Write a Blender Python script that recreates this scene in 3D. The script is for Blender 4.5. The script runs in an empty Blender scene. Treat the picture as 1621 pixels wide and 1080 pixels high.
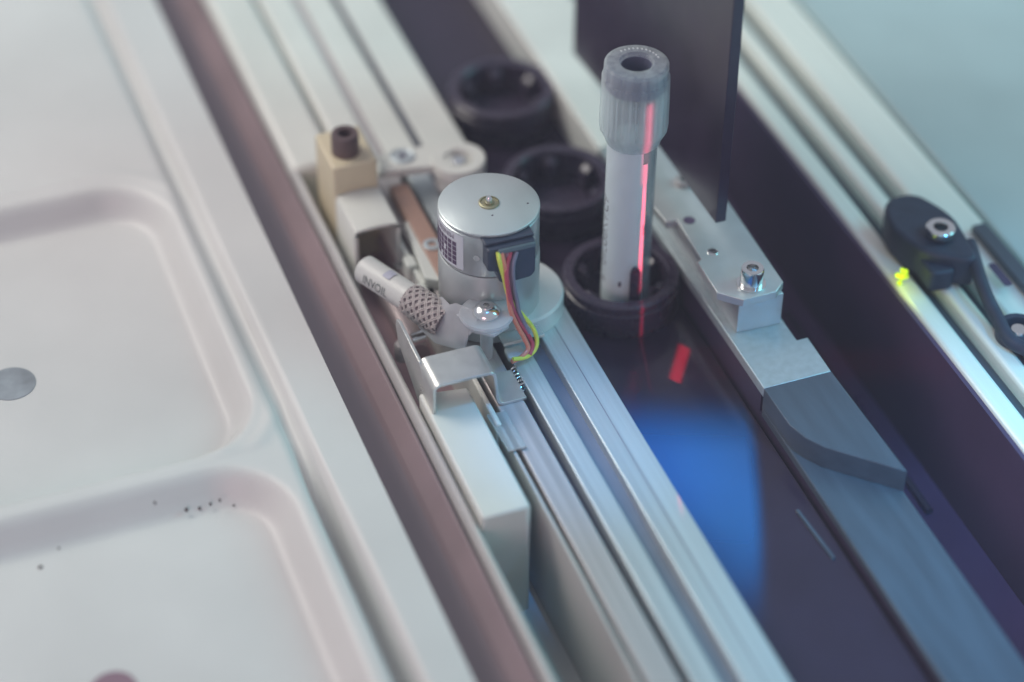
import bpy, bmesh, math, random
import numpy as np
from mathutils import Vector, Matrix
random.seed(7)
S = 0.001                                  # all dimensions below are written in millimetres
sc = bpy.context.scene
COL = sc.collection

# ------------------------------------------------------------------ camera
F = 3630.0; CX, CY = 810.5, 540.0
def _n(v): return v / np.linalg.norm(v)
_U = _n(np.array([37., 4160, 3630])); _Y = np.array([-1810., 3190, -3630]); _Y = _n(_Y - _U * (_Y @ _U)); _X = np.cross(_Y, _U)
_R = np.stack([_X, _Y, _U], 1)
CAM = np.array([-198.05, -434.01, 397.79])
def P(px, py, z):
    """point of the machine at height z (mm) that was measured at photo pixel px, py"""
    d = _R.T @ _n(np.array([px - CX, -(py - CY), -F])); t = (z - CAM[2]) / d[2]
    return Vector(CAM + d * t)
def PY(px, py, y):
    d = _R.T @ _n(np.array([px - CX, -(py - CY), -F])); t = (y - CAM[1]) / d[1]
    return Vector(CAM + d * t)
cd = bpy.data.cameras.new('camera'); cam = bpy.data.objects.new('camera', cd); COL.objects.link(cam)
M = Matrix([[float(_R[j][i]) for j in range(3)] for i in range(3)]).to_4x4()
M.translation = Vector(CAM) * S
cam.matrix_world = M
cd.sensor_width = 36; cd.lens = F / 1621 * 36
cd.clip_start = 0.01; cd.clip_end = 20
cd.dof.use_dof = True; cd.dof.focus_distance = 0.592; cd.dof.aperture_fstop = 3.8
sc.camera = cam

# ------------------------------------------------------------------ world, lamps, exposure
w = bpy.data.worlds.new('World'); sc.world = w; w.use_nodes = True
bg = w.node_tree.nodes['Background']; bg.inputs[0].default_value = (0.50, 0.53, 0.60, 1); bg.inputs[1].default_value = 0.75
def area(name, loc, target, sx, sy, power, color):
    l = bpy.data.lights.new(name, 'AREA'); l.shape = 'RECTANGLE'; l.size = sx; l.size_y = sy; l.energy = power; l.color = color
    o = bpy.data.objects.new(name, l); COL.objects.link(o); o.location = loc
    o.rotation_euler = (Vector(target) - Vector(loc)).to_track_quat('-Z', 'Y').to_euler(); return o
area('key_lamp', (-0.42, 0.42, 0.58), (-0.045, 0.12, 0), 0.5, 0.35, 1.22, (1.0, 0.95, 0.86)).data.spread = math.radians(90)
area('teal_lamp', (0.75, -0.15, 0.55), (0.02, -0.10, 0), 0.45, 0.45, 3.7, (0.20, 0.85, 0.95))  # added teal fill for the cover's tint, not a lamp of the place
area('rose_lamp', (-0.45, -0.5, 0.25), (-0.08, -0.05, 0), 0.25, 0.25, 0.8, (1.0, 0.58, 0.62))  # added pink fill tinting the lower left, no real source there
def soft_spot(name, loc, target, deg, energy, color, size=0.03):
    l = bpy.data.lights.new(name, 'SPOT'); l.energy = energy; l.color = color; l.spot_size = math.radians(deg); l.spot_blend = 1.0; l.shadow_soft_size = size
    o = bpy.data.objects.new(name, l); COL.objects.link(o); o.location = loc
    o.rotation_euler = (Vector(target) - o.location).to_track_quat('-Z', 'Y').to_euler()
soft_spot('blue_spot', (0.25, -0.55, 0.55), (0.075, -0.13, -0.03), 20, 22, (0.08, 0.50, 1.0))  # added light, tints the dark lower right blue
_q = P(1575, 755, -42) * S; soft_spot('teal_spot_right', (-0.05, -0.45, 0.65), _q, 8, 9, (0.10, 0.72, 1.0), 0.02)  # added light in place of the teal reflection over the trough
_q = P(1500, 1060, -42) * S; soft_spot('blue_spot_right', (-0.05, -0.55, 0.65), _q, 12, 9, (0.10, 0.50, 1.0), 0.02)  # added light in place of the blue reflection in the lower right corner
soft_spot('screen_glow', (-0.02, -0.10, 0.70), P(935, 680, 0) * S, 7, 14, (0.05, 0.40, 1.0), 0.01)  # added blue tint on the rail for the cover's reflection, no screen here
soft_spot('teal_spot', (0.05, -0.25, 0.70), (-0.012, -0.115, 0), 12, 5.5, (0.04, 0.68, 0.80))  # added light giving the lower rails their teal tint
def gobo(name, loc, target, angle, energy, color, hw, h0, h1, soft=0.15, up=(0, 0, 1)):
    """projector: a lamp behind a slit. hw = half width, h0..h1 = vertical extent, as tangents in the lamp's frame"""
    l = bpy.data.lights.new(name, 'SPOT'); l.energy = energy; l.color = color; l.spot_size = angle; l.spot_blend = 0.1; l.shadow_soft_size = 0.0003
    o = bpy.data.objects.new(name, l); COL.objects.link(o)
    zz = (Vector(loc) - Vector(target)).normalized(); xx = Vector(up).cross(zz).normalized(); yy = zz.cross(xx)
    m = Matrix((xx, yy, zz)).transposed().to_4x4(); m.translation = loc; o.matrix_world = m
    l.use_nodes = True; nt = l.node_tree; N = nt.nodes; L = nt.links
    em = [n for n in N if n.type == 'EMISSION'][0]
    tc = N.new('ShaderNodeTexCoord'); sp = N.new('ShaderNodeSeparateXYZ'); L.new(tc.outputs['Normal'], sp.inputs[0])
    def mth(op, a, b=None):
        n = N.new('ShaderNodeMath'); n.operation = op
        for i, v in enumerate((a, b)):
            if v is None: continue
            if isinstance(v, (int, float)): n.inputs[i].default_value = v
            else: L.new(v, n.inputs[i])
        return n.outputs[0]
    az = mth('ABSOLUTE', sp.outputs[2]); ty = mth('DIVIDE', sp.outputs[1], az); tx = mth('ABSOLUTE', mth('DIVIDE', sp.outputs[0], az))
    def ramp(v, a, b):
        r = N.new('ShaderNodeMapRange'); L.new(v, r.inputs[0]); r.inputs[1].default_value = a; r.inputs[2].default_value = b
        r.inputs[3].default_value = 0; r.inputs[4].default_value = 1; r.clamp = True; return r.outputs[0]
    s = hw * soft * 4; hs = (h1 - h0) * 0.02
    v = mth('MULTIPLY', ramp(tx, hw + s, max(hw - s, 0)), mth('MULTIPLY', ramp(ty, h0 - hs, h0 + hs), ramp(ty, h1 + hs, h1 - hs)))
    L.new(v, em.inputs['Strength']); return o
vs = sc.view_settings; vs.view_transform = 'Standard'; vs.look = 'None'; vs.gamma = 1; vs.exposure = 0
try: vs.use_curve_mapping = False
except Exception: pass

# ------------------------------------------------------------------ materials
MATS = {}
def mat(name, col, rough=0.5, metal=0.0, spec=0.5, var=0.08, scale=60, bump=0.0, bscale=400, stretch=(1, 1, 1), alpha=1.0, trans=0.0, coat=0.0, emis=None, sss=0.0, streak=0.0):
    if name in MATS: return MATS[name]
    m = bpy.data.materials.new(name); m.use_nodes = True; nt = m.node_tree; N = nt.nodes; L = nt.links
    b = N['Principled BSDF']
    b.inputs['Roughness'].default_value = rough; b.inputs['Metallic'].default_value = metal
    b.inputs['Specular IOR Level'].default_value = spec; b.inputs['Alpha'].default_value = alpha
    b.inputs['Transmission Weight'].default_value = trans; b.inputs['Coat Weight'].default_value = coat
    if sss: b.inputs['Subsurface Weight'].default_value = sss; b.inputs['Subsurface Scale'].default_value = 0.002
    tc = N.new('ShaderNodeTexCoord'); mp = N.new('ShaderNodeMapping'); L.new(tc.outputs['Object'], mp.inputs[0])
    mp.inputs['Scale'].default_value = stretch
    nz = N.new('ShaderNodeTexNoise'); L.new(mp.outputs[0], nz.inputs['Vector']); nz.inputs['Scale'].default_value = scale; nz.inputs['Detail'].default_value = 5
    mx = N.new('ShaderNodeMix'); mx.data_type = 'RGBA'
    r = N.new('ShaderNodeMapRange'); L.new(nz.outputs['Fac'], r.inputs[0]); r.inputs[1].default_value = 0.3; r.inputs[2].default_value = 0.7
    L.new(r.outputs[0], mx.inputs[0])
    mx.inputs[6].default_value = tuple(c * (1 - var) for c in col) + (1,); mx.inputs[7].default_value = tuple(min(1, c * (1 + var)) for c in col) + (1,)
    L.new(mx.outputs[2], b.inputs['Base Color'])
    r2 = N.new('ShaderNodeMapRange'); L.new(nz.outputs['Fac'], r2.inputs[0]); r2.inputs[3].default_value = max(0, rough - 0.07); r2.inputs[4].default_value = min(1, rough + 0.07)
    L.new(r2.outputs[0], b.inputs['Roughness'])
    if bump:
        n2 = N.new('ShaderNodeTexNoise'); L.new(mp.outputs[0], n2.inputs['Vector']); n2.inputs['Scale'].default_value = bscale; n2.inputs['Detail'].default_value = 4
        bp = N.new('ShaderNodeBump'); bp.inputs['Strength'].default_value = bump; bp.inputs['Distance'].default_value = 0.0004
        L.new(n2.outputs['Fac'], bp.inputs['Height']); L.new(bp.outputs[0], b.inputs['Normal'])
    if emis: b.inputs['Emission Color'].default_value = emis[:3] + (1,); b.inputs['Emission Strength'].default_value = emis[3]
    MATS[name] = m; return m
white_pl = mat('white_moulding', (0.57, 0.57, 0.56), 0.42, var=0.08, scale=14, bump=0.12, bscale=500)
white_paint = mat('white_paint', (0.63, 0.64, 0.60), 0.4, var=0.08, scale=30, bump=0.08)
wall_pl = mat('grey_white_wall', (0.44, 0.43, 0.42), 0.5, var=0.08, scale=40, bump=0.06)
alu = mat('brushed_aluminium', (0.50, 0.55, 0.57), 0.40, metal=0.5, var=0.12, scale=700, stretch=(1, 0.012, 1), bump=0.2, bscale=2500)
alu_d = mat('dull_aluminium', (0.44, 0.41, 0.41), 0.5, metal=0.4, var=0.15, scale=600, stretch=(1, 0.015, 1), bump=0.15, bscale=2000)
steel = mat('sheet_steel', (0.66, 0.66, 0.64), 0.3, metal=0.8, var=0.06, scale=300, bump=0.03)
screw_m = mat('bright_screw_steel', (0.75, 0.75, 0.75), 0.2, metal=1.0, var=0.05)
dark_pl = mat('black_plastic', (0.050, 0.036, 0.075), 0.45, spec=0.4, var=0.15, scale=120, bump=0.15, bscale=700)
lane_m = mat('glossy_black_lane', (0.024, 0.015, 0.032), 0.2, spec=0.5, var=0.15, scale=60, bump=0.01, bscale=100)
slot_m = mat('dark_slot', (0.075, 0.05, 0.10), 0.6, spec=0.3, var=0.1)
puck_m = mat('puck_plastic', (0.040, 0.029, 0.052), 0.28, spec=0.6, var=0.1, scale=200, bump=0.1)
panel_m = mat('smoked_panel', (0.030, 0.020, 0.042), 0.24, spec=0.45, var=0.15, scale=90, bump=0.02, bscale=60)
bar_m = mat('black_anodised', (0.058, 0.078, 0.105), 0.35, spec=0.5, var=0.16, scale=260, stretch=(1, .12, 1), bump=0.10, bscale=1500)
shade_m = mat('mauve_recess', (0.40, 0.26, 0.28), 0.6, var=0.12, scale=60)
brown_m = mat('brown_strip', (0.36, 0.22, 0.17), 0.5, var=0.1, scale=80, stretch=(1, .1, 1))
cream_m = mat('cream_plastic', (0.62, 0.54, 0.38), 0.45, var=0.05)
bronze_m = mat('bronze_washer', (0.38, 0.36, 0.24), 0.4, metal=0.7)
brownscrew_m = mat('blackened_screw', (0.16, 0.11, 0.11), 0.35, metal=0.6)

def clear_mat(name, col, fac, rough=0.25, streak=None):
    """see-through plastic: part of the light passes straight, the rest scatters on a glossy pale skin"""
    m = bpy.data.materials.new(name); m.use_nodes = True; nt = m.node_tree; N = nt.nodes; L = nt.links
    out = N['Material Output']; b = N['Principled BSDF']; b.inputs['Base Color'].default_value = col + (1,); b.inputs['Roughness'].default_value = rough
    t = N.new('ShaderNodeBsdfTransparent'); t.inputs[0].default_value = (0.93, 0.96, 0.96, 1)
    tl = N.new('ShaderNodeBsdfTranslucent'); tl.inputs[0].default_value = col + (1,)
    a = N.new('ShaderNodeMixShader'); a.inputs[0].default_value = 0.4; L.new(b.outputs[0], a.inputs[1]); L.new(tl.outputs[0], a.inputs[2])
    mx = N.new('ShaderNodeMixShader'); L.new(t.outputs[0], mx.inputs[1]); L.new(a.outputs[0], mx.inputs[2])
    lw = N.new('ShaderNodeLayerWeight'); lw.inputs[0].default_value = 0.35
    r = N.new('ShaderNodeMapRange'); L.new(lw.outputs['Facing'], r.inputs[0]); r.inputs[3].default_value = fac; r.inputs[4].default_value = min(1, fac + 0.45)
    if streak:
        tc = N.new('ShaderNodeTexCoord'); mp = N.new('ShaderNodeMapping'); L.new(tc.outputs['Object'], mp.inputs[0]); mp.inputs['Scale'].default_value = streak
        nz = N.new('ShaderNodeTexNoise'); nz.inputs['Scale'].default_value = 1; nz.inputs['Detail'].default_value = 3; L.new(mp.outputs[0], nz.inputs['Vector'])
        ad = N.new('ShaderNodeMath'); ad.operation = 'MULTIPLY_ADD'; L.new(nz.outputs['Fac'], ad.inputs[0]); ad.inputs[1].default_value = 0.5; L.new(r.outputs[0], ad.inputs[2])
        sb = N.new('ShaderNodeMath'); sb.operation = 'SUBTRACT'; sb.use_clamp = True; L.new(ad.outputs[0], sb.inputs[0]); sb.inputs[1].default_value = 0.25
        L.new(sb.outputs[0], mx.inputs[0])
    else: L.new(r.outputs[0], mx.inputs[0])
    L.new(mx.outputs[0], out.inputs['Surface']); MATS[name] = m; return m
capshell_m = clear_mat('frosted_cap', (0.85, 0.93, 0.95), 0.22, 0.25, (500, 500, 12))
glass_m = clear_mat('tube_plastic', (0.35, 0.42, 0.50), 0.08, 0.06)
film_m = clear_mat('clear_nylon', (0.70, 0.70, 0.74), 0.42, 0.2, (90, 90, 90))
tab_m = clear_mat('clear_tab', (0.75, 0.75, 0.75), 0.22, 0.1)

# ------------------------------------------------------------------ mesh helpers
ORIG = {}
class MB:
    def __init__(s): s.b = bmesh.new()
    def prism(s, pts, z0, z1, ax='z'):
        """polygon pushed along an axis. ax z: pts (x,y); ax y: pts (x,z); ax x: pts (y,z)"""
        def c(p, t): return {'z': (p[0], p[1], t), 'y': (p[0], t, p[1]), 'x': (t, p[0], p[1])}[ax]
        a = [s.b.verts.new(c(p, z0)) for p in pts]; b = [s.b.verts.new(c(p, z1)) for p in pts]; n = len(pts)
        s.b.faces.new(a); s.b.faces.new(b[::-1])
        for i in range(n): s.b.faces.new((a[i], b[i], b[(i + 1) % n], a[(i + 1) % n]))
        return s
    def box(s, x0, x1, y0, y1, z0, z1): return s.prism([(x0, y0), (x1, y0), (x1, y1), (x0, y1)], z0, z1)
    def lathe(s, prof, c, n=48, axis=(0, 0, 1), closed=False, a0=0, a1=2 * math.pi, mod=None):
        """profile (r, h) turned about an axis through c"""
        q = Vector((0, 0, 1)).rotation_difference(Vector(axis).normalized()); c = Vector(c); full = abs(a1 - a0 - 2 * math.pi) < 1e-6
        rings = []
        for r, h in prof:
            if r < 1e-6: rings.append([s.b.verts.new(c + q @ Vector((0, 0, h)))]); continue
            ring = []
            for i in range(n if full else n + 1):
                a = a0 + (a1 - a0) * i / n; rr = r + (mod(a, h, r) if mod else 0)
                ring.append(s.b.verts.new(c + q @ Vector((rr * math.cos(a), rr * math.sin(a), h))))
            rings.append(ring)
        pairs = list(zip(rings, rings[1:]))
        if closed: pairs.append((rings[-1], rings[0]))
        for A, B in pairs:
            m = max(len(A), len(B))
            for i in range(m if full else m - 1):
                j = (i + 1) % m
                if len(A) == 1 and len(B) == 1: continue
                if len(A) == 1: s.b.faces.new((A[0], B[i], B[j]))
                elif len(B) == 1: s.b.faces.new((A[i], B[0], A[j]))
                else: s.b.faces.new((A[i], B[i], B[j], A[j]))
        return s
    def sweep(s, pts, r, n=10, sub=6):
        pts = [Vector(p) for p in pts]
        if sub > 1 and len(pts) > 2:
            out = []; Q = [pts[0] * 2 - pts[1]] + pts + [pts[-1] * 2 - pts[-2]]
            for i in range(1, len(Q) - 2):
                for k in range(sub):
                    t = k / sub; a, b, c, d = Q[i - 1:i + 3]
                    out.append(0.5 * ((2 * b) + (c - a) * t + (2 * a - 5 * b + 4 * c - d) * t * t + (3 * b - a - 3 * c + d) * t ** 3))
            pts = out + [pts[-1]]
        up = None; rings = []
        for i, p in enumerate(pts):
            d = (pts[min(i + 1, len(pts) - 1)] - pts[max(i - 1, 0)]).normalized()
            if up is None: up = d.orthogonal().normalized()
            up = (up - d * up.dot(d)).normalized(); v = d.cross(up); rr = r(i / (len(pts) - 1)) if callable(r) else r
            rings.append([s.b.verts.new(p + (up * math.cos(2 * math.pi * k / n) + v * math.sin(2 * math.pi * k / n)) * rr) for k in range(n)])
        for A, B in zip(rings, rings[1:]):
            for k in range(n): s.b.faces.new((A[k], A[(k + 1) % n], B[(k + 1) % n], B[k]))
        s.b.faces.new(rings[0][::-1]); s.b.faces.new(rings[-1]); return s
    def grid(s, rows, thick=None):
        """rows of points joined as a sheet; with thick, given a real thickness downwards"""
        R = [[s.b.verts.new(p) for p in row] for row in rows]
        def q(R, flip):
            for A, B in zip(R, R[1:]):
                for k in range(len(A) - 1):
                    f = (A[k], A[k + 1], B[k + 1], B[k]); s.b.faces.new(f[::-1] if flip else f)
        q(R, False)
        if thick:
            T = [[s.b.verts.new(Vector(p) - Vector((0, 0, thick))) for p in row] for row in rows]; q(T, True)
            for (A, B) in ((R[0], T[0]), (R[-1], T[-1]), ([r[0] for r in R], [r[0] for r in T]), ([r[-1] for r in R], [r[-1] for r in T])):
                for k in range(len(A) - 1): s.b.faces.new((A[k], B[k], B[k + 1], A[k + 1]))
        return s
    def build(s, name, m, parent=None, bevel=0.0, smooth=35, seg=2, origin=None):
        o0 = ORIG.get(parent.name, Vector((0, 0, 0))) if parent else Vector(origin or (0, 0, 0))
        bmesh.ops.recalc_face_normals(s.b, faces=s.b.faces)
        for v in s.b.verts: v.co = (v.co - o0) * S
        me = bpy.data.meshes.new(name); s.b.to_mesh(me); s.b.free()
        me.materials.append(m)
        for p in me.polygons: p.use_smooth = True
        try: me.set_sharp_from_angle(angle=math.radians(smooth))
        except Exception: pass
        o = bpy.data.objects.new(name, me); COL.objects.link(o)
        if parent: o.parent = parent
        else: o.location = o0 * S
        ORIG[o.name] = o0
        if bevel:
            bv = o.modifiers.new('bevel', 'BEVEL'); bv.width = bevel * S; bv.segments = seg; bv.limit_method = 'ANGLE'; bv.angle_limit = math.radians(40); bv.harden_normals = False
        return o
def tag(o, label, cat, group=None):
    o['label'] = label; o['category'] = cat
    if group: o['group'] = group
    return o
def thing(name, loc, label, cat, group=None):
    o = bpy.data.objects.new(name, None); COL.objects.link(o); o.empty_display_size = 0.005; o.location = Vector(loc) * S
    ORIG[o.name] = Vector(loc); return tag(o, label, cat, group)
def structure(o): o['kind'] = 'structure'; return o
def band(pts, t):
    """closed outline of a bent sheet of thickness t along a polyline"""
    pts = [Vector(p) for p in pts]; L, R = [], []
    for i, p in enumerate(pts):
        a = (p - pts[i - 1]).normalized() if i else None; b = (pts[i + 1] - p).normalized() if i < len(pts) - 1 else None
        d = (a + b).normalized() if a and b else (a or b); n = Vector((-d.y, d.x)); k = 1 / max(0.4, n.dot(Vector((-(a or b).y, (a or b).x))))
        L.append(p + n * t / 2 * k); R.append(p - n * t / 2 * k)
    return [tuple(p) for p in L + R[::-1]]
def rounded(pts, r, n=5):
    """round the corners of a polyline / polygon"""
    out = []; N = len(pts)
    for i in range(N):
        p = Vector(pts[i]); a = Vector(pts[i - 1]); b = Vector(pts[(i + 1) % N])
        ra = min(r, (a - p).length * .45); rb = min(r, (b - p).length * .45); A = p + (a - p).normalized() * ra; B = p + (b - p).normalized() * rb
        for k in range(n + 1):
            t = k / n; out.append(tuple((A * (1 - t) + p * t) * (1 - t) + (p * (1 - t) + B * t) * t))
    return out
def round_open(pts, r, n=5):
    full = rounded(pts, r, n); m = n + 1
    return [tuple(pts[0])] + full[m:-m] + [tuple(pts[-1])]
def text_flat(txt, size):
    cu = bpy.data.curves.new('t', 'FONT'); cu.body = txt; cu.size = size; cu.align_x = 'LEFT'
    o = bpy.data.objects.new('t', cu); COL.objects.link(o); bpy.context.view_layer.update()
    me = bpy.data.meshes.new_from_object(o.evaluated_get(bpy.context.evaluated_depsgraph_get()))
    vs_ = [v.co.copy() for v in me.vertices]; fs = [tuple(p.vertices) for p in me.polygons]
    bpy.data.objects.remove(o); bpy.data.curves.remove(cu); bpy.data.meshes.remove(me); return vs_, fs
def add_text(mb, txt, size, fn):
    vs_, fs = text_flat(txt, size)
    V = [mb.b.verts.new(fn(v.x, v.y)) for v in vs_]
    for f in fs:
        try: mb.b.faces.new([V[i] for i in f])
        except ValueError: pass

def socket_screw(parent, c, r, h, m, axis=(0, 0, 1), name='screw', washer=0, hexr=None):
    hx = hexr or r * 0.48; mb = MB(); prof = [(r, 0), (r, h * .86), (r * .93, h), (hx * 1.06, h), (hx * 0.98, h - r * .15)]
    mb.lathe(prof, c, 36, axis)
    q = Vector((0, 0, 1)).rotation_difference(Vector(axis).normalized()); C0 = Vector(c)
    top = [mb.b.verts.new(C0 + q @ Vector((hx * math.cos(a), hx * math.sin(a), h - r * .1))) for a in [k * math.pi / 3 for k in range(6)]]
    bot = [mb.b.verts.new(C0 + q @ Vector((hx * .9 * math.cos(a), hx * .9 * math.sin(a), h - r * .8))) for a in [k * math.pi / 3 for k in range(6)]]
    for k in range(6): mb.b.faces.new((top[k], top[(k + 1) % 6], bot[(k + 1) % 6], bot[k]))
    mb.b.faces.new(bot)
    o = mb.build(name, m, parent)
    if washer: MB().lathe([(r * .5, -.02), (washer, -.02), (washer, -.55), (r * .5, -.55)], c, 36, axis, closed=True).build('washer', m, o)
    return o

# ------------------------------------------------------------------ setting
fl = structure(MB().box(-60 - 20, 400, -420, 520, -62, -60).build('floor', mat('machine_pan', (0.30, 0.28, 0.29), 0.5, var=0.1, scale=20)))

# lane the pucks run in
lane = tag(MB().box(-16.8, 17.6, -400, 480, -13, -11).build('conveyor_lane', lane_m), 'glossy black conveyor lane running under the round pucks', 'conveyor')

# left guide rail: three ribs on a base, dark slots between them
rail = thing('guide_rail', (-30, 0, -12), 'grooved aluminium rail along the left side of the puck lane, motor standing on it', 'rail')
Y0, Y1 = -400, 480
MB().box(-27.8, -17.3, Y0, Y1, -24.9, 0).build('top_strip', alu, rail, 0.35)['label'] = 'bright strip bordering the lane'
MB().box(-38.4, -32.4, Y0, Y1, -24.9, 0).build('top_strip', alu, rail, 0.4)
MB().box(-48.0, -40.8, Y0, Y1, -24.9, 0).build('side_plate', alu_d, rail, 0.4)
MB().box(-32.4, -27.8, Y0, Y1, -24.9, -3.0).build('groove_floor', mat('groove_grey', (.17, .18, .22), .5, var=.1), rail)
MB().box(-40.8, -38.4, Y0, Y1, -24.9, -7).build('slot_floor', slot_m, rail)
# seam scribed along the bright strip
MB().box(-23.0, -22.85, Y0, Y1, 0.0, 0.03).build('seam', slot_m, rail)
# white plate that covers the rear of the machine left of the lane
rear = thing('rear_cover_plate', (-50, 200, -5), 'white ridged cover strips running back behind the cream block and link arm', 'cover')
MB().box(-54.0, -43.4, 72, Y1, -24, 0.9).build('strip', white_paint, rear, 1.5)
MB().box(-69.5, -55.2, 82, Y1, -24, 1.6).build('strip', white_paint, rear, 2.0)
MB().box(-41.4, -32.2, 74, Y1, 0.05, 0.9).build('strip', white_paint, rear, 0.4)
MB().box(-29.8, -17.6, 74, Y1, 0.05, 0.9).build('strip', white_paint, rear, 0.4)
MB().box(-43.4, -41.4, 72, Y1, -24, -1.2).build('brown_band', brown_m, rear)

# wall of the side channel: pale ledge with a rounded lip and outer face with shade put into its colour
wall = thing('channel_wall', (-72, 0, -30), 'long pale channel wall with rounded lip beside the dark gap', 'wall panel')
prof = round_open([(-69.9, -60), (-69.7, -3), (-68.9, 0.4), (-67.8, 0.6), (-66.8, -0.6), (-66.6, -60)], 3.0)
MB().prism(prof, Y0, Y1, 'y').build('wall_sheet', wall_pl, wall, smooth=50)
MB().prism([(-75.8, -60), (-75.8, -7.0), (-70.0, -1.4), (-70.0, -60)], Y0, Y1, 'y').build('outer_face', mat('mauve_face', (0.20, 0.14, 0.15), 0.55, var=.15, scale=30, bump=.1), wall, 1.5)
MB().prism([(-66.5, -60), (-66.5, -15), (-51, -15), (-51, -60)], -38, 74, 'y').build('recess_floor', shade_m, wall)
MB().box(-51.0, -49.6, -38, 72, -60, 1.0).build('inner_rim', white_paint, wall, 0.4)

MB().box(-50.2, -49.3, -400, -38.1, -41.9, 0).build('inner_plate', wall_pl, wall, 0.2)
MB().box(-66.5, -50.25, -400, -38.2, -36, -34).build('shelf_floor', wall_pl, wall)
# white end block
blk = tag(MB().prism([(-66.4, -22), (-66.4, -69.6), (-54.3, -69.6), (-53.8, -69.0), (-53.8, -24)], -59.8, 3.0).build('cover_block', white_paint, None, 1.0, seg=3), 'plain white block in front of the bent steel bracket, its near end cut off square', 'block')

# left moulded tray, shaped as a height field
def sdrr(x, y, cx, cy, hx, hy, r):
    qx = np.abs(x - cx) - hx + r; qy = np.abs(y - cy) - hy + r
    return np.hypot(np.maximum(qx, 0), np.maximum(qy, 0)) + np.minimum(np.maximum(qx, qy), 0) - r
def ss(v, a, b):
    t = np.clip((v - a) / (b - a), 0, 1); return t * t * (3 - 2 * t)
# ---TRAY---
def tray_h(x, y):
    z = np.zeros_like(x)
    # bead next to the plate's edge
    g = np.abs(x + 99.5 + 0.012 * (y + 20)); z = z - (3.4 + 8 * ss(-y, 20, 60)) * (1 - ss(g, 0.8, 3.4))
    for cy in (-86.0, 36.0):
        d = sdrr(x, y, -168, cy, 62, 59, 20)
        z = z + 0.7 * (1 - ss(np.abs(d - 5.5), 0, 3.0)) * (y > -24.5) - 8 * (1 - ss(d, -6.5, 0.6))
    return z
xs = np.arange(-300, -84.39, 1.2); xs = np.append(xs, -84.4); ys = np.arange(-200, 261, 1.5)
GX, GY = np.meshgrid(xs, ys); GZ = tray_h(GX, GY)
# soft roll of the outer edge
tray = thing('moulded_tray', (-150, 0, -10), 'large white moulded tray with rounded pockets at the left edge', 'tray')
mb = MB(); mb.grid([[(float(GX[i, j]), float(GY[i, j]), float(GZ[i, j])) for j in range(GX.shape[1])] for i in range(GX.shape[0])])
mb.build('tray_sheet', white_pl, tray, smooth=80)
MB().prism([(-85.9, 0.0 - .3), (-84.6, -0.3), (-84.6, -9), (-85.9, -9)], -200, 260, 'y').build('edge_lip', white_pl, tray)
def hole(x, y, z, r, n):
    MB().lathe([(0, .12), (r, .12), (r + .15, -.6)], (x, y, z), 40).build('drain_plug', n, tray)
h1 = P(18, 608, -8); hole(h1.x, h1.y, -7.95, 6.4, mat('grey_plug', (.24, .27, .30), .5, var=.3, scale=150))
h2 = P(180, 1092, -8); hole(h2.x, h2.y, -7.95, 5.4, mat('mauve_plug', (.22, .13, .17), .5))
for (a, b, k_) in ((295, 806, .45), (316, 804, .35), (333, 797, .3), (348, 791, .3), (370, 800, .3), (64, 898, .6), (380, 752, .3), (398, 757, .35), (93, 868, .3), (245, 795, .3)):
    q = P(a, b, -2)
    for _ in range(6): q = P(a, b, float(tray_h(np.array([q.x]), np.array([q.y]))[0]) + .1)
    MB().lathe([(0, .3), (k_, .1), (k_, -.6)], q, 7).build('dirt_speck', mat('dirt', (.08, .06, .06), .8), tray)

# ------------------------------------------------------------------ right side
bar = thing('guide_bar', (28, -60, -14), 'machined bar right of the lane, pale to a line, then dark with a scooped step', 'guide bar')
yb = -47.8
MB().prism([(18.9, yb + .02), (38.2, yb + .02), (38.4, -33.5), (35.2, -33.5), (35.2, 400), (18.9, 400)], -3.2, 0).build('pale_section', mat('pale_anodised', (.40, .47, .50), .4, metal=.4, var=.08, scale=500, bump=.08, bscale=1500), bar, 0.25)
curve = [P(*p, 0) for p in ((1232, 648), (1250, 673), (1275, 693), (1305, 708), (1345, 720), (1390, 733), (1437, 746))]
pts = [(18.9, yb), (38.2, yb)] + [(c.x, c.y) for c in curve[::-1]]; pts[2] = (39.2, curve[-1].y)
MB().prism(pts, -6.98, 0).build('dark_section', bar_m, bar, 0.15)
MB().prism([(18.9, yb), (38.2, yb), (39.2, curve[-1].y), (38.6, -400), (18.4, -400)], -9.5, -7.0).build('lower_section', bar_m, bar, 0.3)
MB().box(19.3, 35.0, -46, 400, -24.9, -3.25).build('body', dark_pl, bar)
MB().box(19.3, 38.0, -400, -46.05, -24.9, -9.55).build('body', dark_pl, bar)
for (a, b) in (((1262, 808), (1320, 884)), ((1303, 790), (1378, 900))):
    A = P(*a, -10.5); B = P(*b, -10.5)
    MB().prism([(B.x - .35, B.y), (B.x + .35, B.y), (A.x + .35, A.y), (A.x - .35, A.y)], -10.95, -10.2).build('edge_trim', bar_m, bar)
# white rear continuation of the bar
MB().box(17.3, 40.5, 62, 480, -24, 1.2).build('rear_strip', white_paint, bar, 1.0)
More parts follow.
